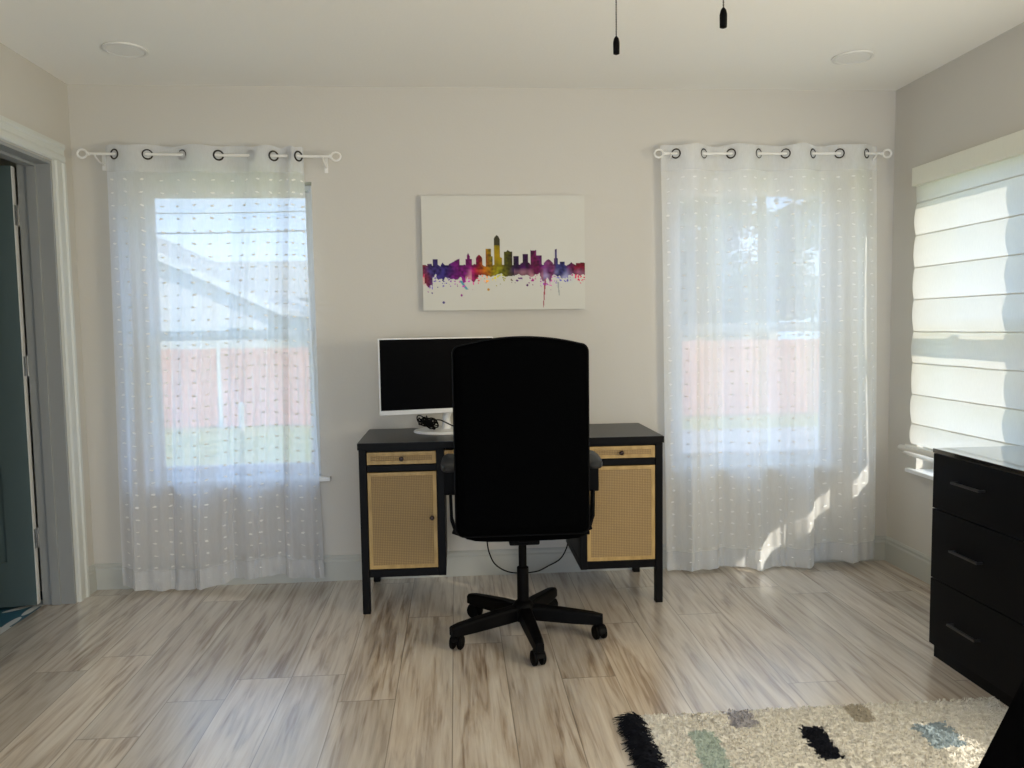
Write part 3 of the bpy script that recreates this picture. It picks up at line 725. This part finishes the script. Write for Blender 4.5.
for s_ in (-1, 1):
    m = MB()
    f = lambda a, b: Vector((CX+s_*a, CY+b, 0))
    # arm loop of flat bar
    pth = [Vector((CX+s_*.15, CY-.02, .446)), Vector((CX+s_*.235, CY-.02, .446)), Vector((CX+s_*.275, CY-.02, .462)), Vector((CX+s_*.286, CY-.02, .50)), Vector((CX+s_*.288, CY-.02, .60)), Vector((CX+s_*.288, CY-.02, .705))]
    for p, q in zip(pth, pth[1:]):
        d = q-p; mt = Matrix.Translation((p+q)/2) @ d.to_track_quat('Z', 'Y').to_matrix().to_4x4(); m.obox(mt, .05 if abs(d.x) < abs(d.z) else .012, .012 if abs(d.x) < abs(d.z) else .05, d.length+.006)
    ar = m.build('armrest', PLASTIC, ch, .003)
    m = MB(); n = 32; vs = []
    prof = [(.0, -.020), (.82, -.020), (.97, -.012), (1, 0), (.95, .010), (.8, .015), (0, .017)]
    for r_, z in prof:
        for k in range(n):
            a = 2*pi*k/n; e = 3.2; c_, sn = cos(a), sin(a); q = (abs(c_)**e+abs(sn)**e)**(-1/e)
            yy = .105*r_*q*sn; wx = .034*(1-.25*(yy/.105))
            vs.append((CX+s_*.288+wx*r_*q*c_, CY+.02+yy, .728+z*.8-.008*(yy/.105)**2 + .012*(yy/.105)))
    m.add(vs, [(i*n+k, i*n+(k+1) % n, (i+1)*n+(k+1) % n, (i+1)*n+k) for i in range(len(prof)-1) for k in range(n)])
    m.build('arm_pad', ARMPAD, ar, smooth=True)
MB().lathe([(.022, .065), (.024, .10), (.024, .285), (.0165, .290), (.0165, .41), (.001, .41)], (CX, CY, 0), 24).build('gas_column', PLASTIC, ch, smooth=True)
MB().lathe([(.001, .060), (.030, .062), (.048, .075), (.050, .118), (.040, .135), (.026, .148), (.001, .15)], (CX, CY, 0), 28).build('base_hub', PLASTIC, ch, smooth=True)
for k in range(5):
    a = R(60+72*k); q = Matrix.Translation((CX, CY, 0)) @ Matrix.Rotation(a, 4, 'Z')
    sec = [(.03, .026, .072, .128), (.12, .024, .066, .124), (.22, .021, .060, .114), (.29, .019, .058, .106), (.325, .016, .060, .098)]
    m = MB(); vs = []
    for r_, hw, za, zb in sec:
        for y, z in ((-hw, za), (-hw, zb-.008), (-hw+.007, zb), (hw-.007, zb), (hw, zb-.008), (hw, za)): vs.append(q @ Vector((r_, y, z)))
    nn_ = 6; fs = [(i*nn_+j, (i+1)*nn_+j, (i+1)*nn_+(j+1) % nn_, i*nn_+(j+1) % nn_) for i in range(len(sec)-1) for j in range(nn_)]
    fs += [tuple(range(nn_)), tuple((len(sec)-1)*nn_+j for j in range(nn_))[::-1]]
    m.add(vs, fs); m.build('base_leg', PLASTIC, ch, .002)
    # twin-wheel caster
    c = q @ Vector((.305, 0, 0)); ca_ = a + R((60, 97, 134, 100, 208)[k]); ax = Vector((cos(ca_), sin(ca_), 0)); fwd = Vector((-ax.y, ax.x, 0))*.012
    m = MB(); m.tube([c+Vector((0, 0, .05)), c+Vector((0, 0, .075))], .007, 10)
    for s_ in (-1, 1): m.lathe([(.001, -.009), (.022, -.009), (.0288, -.006), (.0293, .004), (.024, .009), (.001, .009)], c+fwd+ax*s_*.016+Vector((0, 0, 0.0295)), 22, axis=ax)
    hood = []
    for i in range(9):
        t_ = pi*(.02+.9*i/8); hood.append((cos(t_), sin(t_)))
    vs = []
    for r_ in (.0335, .0305):
        for s_ in (-.013, .013):
            for cc, ss in hood: vs.append(c+fwd+ax*s_+fwd.normalized()*cc*r_+Vector((0, 0, 0.0295+ss*r_)))
    fs = []
    for i in range(8): fs += [(i, i+1, 9+i+1, 9+i), (18+i, 27+i, 27+i+1, 18+i+1), (i, 18+i, 18+i+1, i+1), (9+i, 9+i+1, 27+i+1, 27+i)]
    m.add(vs, fs); m.build('caster', PLASTIC, ch, smooth=True)

# ------------------------------------------------------------------ black cabinet by the right wall
KX, KY1, KY0, KZ = 3.576, -1.157, -2.02, .792
cab = thing('drawer_cabinet', 'glossy black drawer cabinet standing against the right wall', 'cabinet', ((KX+W)/2, (KY0+KY1)/2, 0))
CABM = bump(mat('black_lacquer', (.0012, .0015, .0025), .45, spec=.1), 20, .01)
TOPM = mat('polished_black_top', (.012, .012, .013), .10, spec=1.0); B(TOPM).inputs['Coat Weight'].default_value = 1; B(TOPM).inputs['Coat IOR'].default_value = 1.8; B(TOPM).inputs['Coat Roughness'].default_value = .04
bump(TOPM, 6, .02)
m = MB(); m.box(KX+.018, W-.018, KY0, KY1, .045, KZ-.016); m.build('carcass', CABM, cab, .0015)
MB().box(KX+.014, W-.03, KY0+.02, KY1-.012, 0, .045).build('plinth', CABM, cab)
MB().box(KX, W-.018, KY0-.004, KY1+.004, KZ-.016, KZ).build('cabinet_top', TOPM, cab, .0015)
for (za, zb, hz) in ((.570, KZ-.018, .690), (.305, .566, .442), (.050, .301, .172)):
    y1 = KY1-.002; y0 = KY0+.002
    d = MB().box(KX, KX+.018, y0, y1, za, zb).build('drawer', CABM, cab, .0012)
    for ym in (KY1-.215, KY0+.215):
        m = MB()
        m.box(KX-.026, KX-.016, ym-.075, ym+.075, hz-.004, hz+.004); m.box(KX-.018, KX, ym-.075, ym-.067, hz-.004, hz+.004); m.box(KX-.018, KX, ym+.067, ym+.075, hz-.004, hz+.004)
        m.build('handle', HANDLE, d, .001)

# ------------------------------------------------------------------ roman shade over the right-hand window
def shade(y0, y1, label):
    t = thing('roman_shade', label, 'window shade', (W-.03, (y0+y1)/2, 2.0), 'roman shades on the right wall')
    xm = W-.022; zt, zb = 1.918, .66
    ribs = [1.835, 1.680, 1.525, 1.370, 1.215, 1.06, .905, .76]
    MB().box(W-.05, W-.001, y0, y1, 1.915, 2.004).build('valance', SHADEH, t, .004)
    def prof(s):
        z = zt + (zb-zt)*s; x = xm
        for a, b in zip([zt]+ribs, ribs+[zb]):
            if b <= z <= a:
                q = (a-z)/(a-b); x = xm - .010*sin(pi*q)**.8*(1 if a < 1.9 else .3)
        return x, z
    m = MB()
    def F(u, v):
        x, z = prof(v); y = y0+(y1-y0)*u
        return Vector((x - .0025*noise.noise(Vector((y*6, z*7, 1)))*2, y+.0012*sin(z*30)*(1 if u > .5 else -1)*(u in (0, 1)), z))
    m.grid(F, 60, 150)
    # stacked soft folds at the hem
    def G(u, v):
        a = v*2*pi*1.35; y = y0-.004+(y1-y0+.024)*u
        r_ = .028+.012*(1-v); sag = .012*sin(pi*u)
        return Vector((xm-.018-r_*.9*(1-cos(a))*.6, y, .655-.030*v-r_*sin(a)*.55 - sag*.3 + .004*sin(9*u+4*v)))
    m.grid(G, 60, 26)
    m.build('shade_fabric', SHADE, t, smooth=True)
    for z in ribs:
        m = MB(); m.tube([(xm-.001, y0+.003, z), (xm-.001, y1-.003, z)], .0025, 8); m.build('rib', SHADE, t, smooth=True)
shade(-1.115, -.237, 'white roman shade glowing with daylight behind the black drawer cabinet')
shade(-3.25, -2.38, 'added white roman shade, unseen, closing the added window nearer the camera')  # added shade, keeps direct sun out behind the fill light

# ------------------------------------------------------------------ shaggy rug
RX0, RX1, RY1, RY0 = 2.365, 3.565, -1.530, -2.55
patches = [((2.835, 2.91), (-1.83, -1.655), .012, 'k'), ((2.49, 2.57), (-1.86, -1.645), .008, 'm'), ((2.64, 2.72), (-1.63, -1.505), .01, 'g'), ((3.03, 3.10), (-1.64, -1.515), .01, 'b'), ((3.19, 3.30), (-1.81, -1.67), .01, 's'),
           ((2.62, 2.70), (-2.30, -2.10), .01, 's'), ((3.0, 3.1), (-2.35, -2.12), .01, 'm')]
def rugcol(x, y):
    j = .018*noise.noise(Vector((x*60, y*60, 0))); sk = (y+1.7)*-.25
    for (a, b), (c, d), _, k in patches:
        if a-sk*.3+j < x < b-sk*.3+j and c+j < y < d+j: return k
    return 'c'
def rug():
    rcol = {'c': 0, 'k': 1, 'm': 2, 'g': 3, 'b': 4, 's': 5}
    mats = [vary(mat('rug_cream_wool', rough=.95, spec=.1), (.56, .53, .475), (.76, .735, .67), 60), bump(mat('rug_black_wool', (.008, .009, .014), .95, spec=.1), 80, .2),
            bump(mat('rug_mint_wool', (.40, .47, .42), .95, spec=.1), 80, .2), bump(mat('rug_grey_wool', (.33, .32, .34), .95, spec=.1), 80, .2),
            bump(mat('rug_taupe_wool', (.38, .34, .27), .95, spec=.1), 80, .2), bump(mat('rug_slate_wool', (.27, .33, .36), .95, spec=.1), 80, .2)]
    t = thing('shag_rug', 'cream shag rug with black, mint and grey patches on the floor', 'rug', ((RX0+RX1)/2, (RY0+RY1)/2, 0))
    rr = random.Random(9)
    m = MB()
    e = lambda p: .010*noise.noise(Vector((p*14, 3, 1)))
    nx, ny = 160, 130
    def hgt(x, y):
        return .014 + .006*noise.noise(Vector((x*55, y*80, 0))) + .004*noise.noise(Vector((x*18, y*26, 5)))
    def G(u, v):
        x = RX0+(RX1-RX0)*u; y = RY0+(RY1-RY0)*v
        ed = min(u*(RX1-RX0), (1-u)*(RX1-RX0), v*(RY1-RY0), (1-v)*(RY1-RY0))
        return Vector((x+e(y)*(1 if u > .5 else 0), y+e(x+7)*v, hgt(x, y)*min(1, ed/.012)+.001))
    m.grid(G, nx, ny)
    for idx, f in enumerate(m.f):
        c = sum((Vector(m.v[i]) for i in f), Vector())/4; m.m[idx] = rcol[rugcol(c.x, c.y)]
    m.build('pile_base', mats, t, smooth=True)
    m = MB(); cnt = 46000
    for _ in range(cnt):
        x = rr.uniform(RX0, RX1); y = RY1-abs(rr.betavariate(1, 1.3))*(RY1-RY0)
        k = rcol[rugcol(x, y)]; z0 = hgt(x, y)-.002
        a = rr.uniform(0, 2*pi); l = rr.uniform(.006, .013); h = rr.uniform(.003, .009); wd = rr.uniform(.0009, .0018)
        d = Vector((cos(a), sin(a)*.6, 0)); s_ = Vector((-sin(a), cos(a), 0))*wd
        p0 = Vector((x, y, z0)); p1 = p0+d*l*.45+Vector((0, 0, h)); p2 = p0+d*l+Vector((0, 0, h*.35))
        m.add([p0-s_, p0+s_, p1-s_*1.2, p1+s_*1.2, p2], [(0, 1, 3, 2), (2, 3, 4)], k)
    o = m.build('wool_pile', mats, t); o['kind'] = 'stuff'
    m = MB()
    for _ in range(2200):
        y = rr.uniform(RY0, RY1-.004); l = rr.uniform(.045, .082); wd = rr.uniform(.0015, .003); a = rr.gauss(0, .45)
        p0 = Vector((RX0+rr.uniform(-.012, .02), y, rr.uniform(.004, .020))); d = Vector((-cos(a), sin(a), 0))
        p1 = p0+d*l*.5+Vector((0, 0, rr.uniform(.001, .012))); p2 = p0+d*l; p2.z = .003+rr.uniform(0, .006); s_ = Vector((-d.y, d.x, 0))*wd
        m.add([p0-s_, p0+s_, p1-s_*1.4, p1+s_*1.4, p2-s_*.6, p2+s_*.6], [(0, 1, 3, 2), (2, 3, 5, 4)])
    o = m.build('fringe', mats[1], t); o['kind'] = 'stuff'
rug()

# ------------------------------------------------------------------ black lounge chair, only its corner in view
def lounge():
    t = thing('lounge_chair', 'black reclined lounge chair cut off at the bottom right corner', 'chair', (2.6, -2.92, 0))
    FAB = bump(mat('black_lounge_fabric', (.001, .001, .0012), .9, spec=.04), 160, .3, .001)
    y0, y1 = -3.22, -2.62
    m = MB(); m.prism([(2.28, .30), (2.31, .27), (2.78, .24), (2.82, .30), (2.76, .345), (2.36, .385), (2.29, .36)], lambda a, b, d: (a, d, b), y0, y1); m.build('seat', FAB, t, .012, seg=3)
    m = MB(); m.prism([(2.64, .30), (2.723, .462), (2.81, .636), (2.875, .78), (2.90, .80), (2.96, .78), (2.965, .75), (2.90, .60), (2.74, .26)], lambda a, b, d: (a, d, b), y0, y1); m.build('backrest', FAB, t, .008, seg=3)
    for x, tx in ((2.36, 2.33), (2.70, 2.77)):
        for y in (y0+.06, y1-.06):
            m = MB(); m.tube([(x, y, .28), (tx, y, 0)], [.016, .010], 12); m.build('leg', SOFTBLACK, t, smooth=True)
lounge()

# ------------------------------------------------------------------ outside
GR = vary(mat('lawn_grass', rough=.9), (.30, .32, .07), (.52, .48, .15), 3, (1, 1, 1))
struct(MB().box(-60, 60, T+.02, 80, -.75, -.6).build('lawn', GR))
struct(MB().box(W+T+.05, 60, -40, T+.02, -.75, -.6).build('lawn_side', GR))
FEN = vary(mat('cedar_fence', rough=.8), (.62, .25, .18), (.80, .38, .29), 4, (6, 1, .5))
SID = vary(mat('pale_siding', rough=.7), (.62, .60, .57), (.72, .70, .67), 3, (1, 1, 20))
ROOF = vary(mat('tan_shingles', rough=.9), (.40, .36, .31), (.52, .47, .41), 14, (1, 1, 1))
OUTW = bump(mat('outdoor_white', (.75, .74, .70), .5), 20, .05)
LEAF = vary(mat('tree_leaves', rough=.6), (.06, .10, .04), (.20, .26, .10), 1.3, (1, 1, 1))
BARK = vary(mat('tree_bark', rough=.9), (.09, .07, .05), (.18, .14, .11), 9, (1, 1, .2))
WIRE = bump(mat('wire_rubber', (.05, .05, .06), .6), 60, .05)
struct(MB().box(3.0, 14, 1.2, 9.3, -.62, -.575).build('patio_slab', vary(mat('patio_concrete', rough=.85), (.50, .47, .46), (.58, .55, .54), 3)))
YF = 11.4
for a, b in ((-9.0, -2.79), (-2.71, 5.0), (5.1, 16.0)):
    t = thing('wooden_fence', {-9.0: 'reddish board fence behind the lawn, left of the white post', -2.71: 'reddish board fence behind the lawn, right of the white post', 5.1: 'reddish board fence seen through the right window'}[a], 'fence', ((a+b)/2, YF, -.6), 'board fences round the yard')
    m = MB(); x = a
    while x < b-.02:
        wd = min(.14, b-x); h = .92+.02*hashn(int(x*10)); m.box(x, x+wd-.012, YF, YF+.02, -.58, h); x += .145
    m.build('boards', FEN, t)
    m = MB(); [m.box(a, b, YF+.02, YF+.06, z, z+.09) for z in (-.35, .7)]; m.build('rails', FEN, t)
m = MB(); m.box(-2.775, -2.725, YF-.03, YF+.03, -.6, 1.0); m.box(-2.785, -2.715, YF-.04, YF+.04, 1.0, 1.03)
tag(m.build('gate_post', OUTW), 'tall white post in the fence seen through the left window', 'post')
m = MB(); m.lathe([(.05, 0), (.05, .5), (.02, .54), (.001, .55)], (-2.2, YF-.6, -.6), 14)
tag(m.build('garden_post', OUTW), 'short white post standing on the lawn before the fence', 'post')
def house(name, label, x0, x1, y0, y1, zw, gx, gz, over, cat='house'):
    """gable end faces the yard; ridge along y"""
    t = thing(name, label, cat, ((x0+x1)/2, (y0+y1)/2, -.6))
    m = MB(); m.prism([(x0, -.6), (x1, -.6), (x1, zw), (gx, gz), (x0, zw)], lambda a, b, d: (a, d, b), y0, y1); m.build('wall', SID, t)
    th = .16
    for ex, s_ in ((x0, -1), (x1, 1)):
        sl_ = (gz-zw)/(gx-ex); oz = zw - abs(sl_)*over
        m = MB(); m.prism([(gx, gz+.02), (ex+s_*over, oz+.02), (ex+s_*over, oz+th), (gx, gz+th+.02)], lambda a, b, d: (a, d, b), y0-.35, y1+.35); r_ = m.build('roof_slope', ROOF, t)
        m = MB(); m.prism([(gx, gz-.04), (ex+s_*over, oz-.04), (ex+s_*over, oz+th+.01), (gx, gz+th+.03)], lambda a, b, d: (a, d, b), y0-.39, y0-.35); m.build('fascia', OUTW, r_)
    return t
h1 = house('house', 'pale neighbouring house with a broad tan gable roof, through the left window', -13.0, -3.1, 17, 24, 1.9, -8.2, 4.3, .6)
m = MB(); m.box(-9.0, -8.0, 16.93, 17.0, .5, 1.6); w_ = m.build('window', OUTW, h1)
MB().box(-8.93, -8.07, 16.91, 16.93, .57, 1.53).build('pane', SCREEN, w_)
t = thing('house', 'lower tan-roofed house behind the first, at the right of the left window', 'house', (0, 27, -.6))
m = MB(); m.box(-8, 1.5, 25.5, 31, -.6, 2.4); m.build('wall', SID, t)
m = MB(); m.prism([(25.1, 2.45), (28.2, 4.05), (31.4, 2.45)], lambda a, b, d: (d, a, b), -8.6, 2.0); m.build('roof', ROOF, t)
house('house', 'small white gabled house under the tree, through the right window', 3.2, 11.6, 19, 24, 1.5, 7.6, 3.1, .5)
# overhead wires and their pole
m = MB(); m.tube([(-14, 15.5, -.6), (-14, 15.5, 5.0)], [.16, .11], 12); pole = thing('utility_pole', 'utility pole carrying wires beyond the left of the yard', 'utility pole', (-14, 15.5, -.6), 'utility poles')
m.build('pole', BARK, pole)
m = MB(); m.tube([(2.4, 15.5, -.6), (2.4, 15.5, 4.8)], [.16, .11], 12); pole = thing('utility_pole', 'utility pole carrying the far right end of the wires, behind the wall', 'utility pole', (2.4, 15.5, -.6), 'utility poles')
m.build('pole', BARK, pole)
for (za, zb, zc, lb) in ((4.36, 4.10, 3.9, 'thin upper wire crossing the sky in the left window'), (3.86, 3.64, 3.5, 'thick lower wire crossing the sky in the left window')):
    pts = [Vector((-13.87+ (16.1*i/24), 15.5, za + (zb-za)*(i/24)*1.1 - .35*sin(pi*i/24)+.25)) for i in range(25)]
    tag(MB().tube(pts, .022 if za < 4 else .014, 6).build('overhead_wire', WIRE), lb, 'wire')
def tree(name, label, x, y, h, cr_, n, seed, z0):
    rt_ = random.Random(seed); t = thing(name, label, 'tree', (x, y, -.6), 'trees beyond the fence')
    m = MB(); m.tube([(x, y, -.6), (x+.1, y, h*.4), (x-.05, y+.1, h*.75)], [.22, .16, .07], 10)
    for k in range(9):
        a = rt_.uniform(0, 6.28); zz = rt_.uniform(h*.25, h*.7); l = cr_*rt_.uniform(.5, .9)
        m.tube([(x, y, zz), (x+cos(a)*l*.5, y+sin(a)*l*.5, zz+l*.3), (x+cos(a)*l, y+sin(a)*l, zz+l*.45)], [.07, .045, .015], 7)
    m.build('trunk', BARK, t, smooth=True)
    m = MB(); clumps = [(rt_.uniform(-1.25, 1.25)*cr_, rt_.uniform(-.7, .7)*cr_, rt_.uniform(z0, h), rt_.uniform(.4, .8)) for _ in range(130)]
    for _ in range(n):
        cx, cy, cz, r_ = rt_.choice(clumps); d = Vector((rt_.gauss(0, 1), rt_.gauss(0, 1), rt_.gauss(0, .8))); p = Vector((x+cx, y+cy, cz))+d.normalized()*r_*rt_.random()**.4
        a = Vector((rt_.gauss(0, 1), rt_.gauss(0, 1), rt_.gauss(0, .6))).normalized(); b = a.orthogonal().normalized(); s_ = rt_.uniform(.06, .12)
        m.add([p-a*s_, p+b*s_*.5, p+a*s_, p-b*s_*.5], [(0, 1, 2, 3)])
    m.build('foliage', LEAF, t)
tree('shade_tree', 'big leafy tree filling the upper right window, left one of two', 5.6, 14.2, 7.0, 1.95, 24000, 2, 2.3)
tree('shade_tree', 'big leafy tree filling the upper right window, right one of two', 9.9, 16.2, 7.8, 1.95, 24000, 6, 1.4)
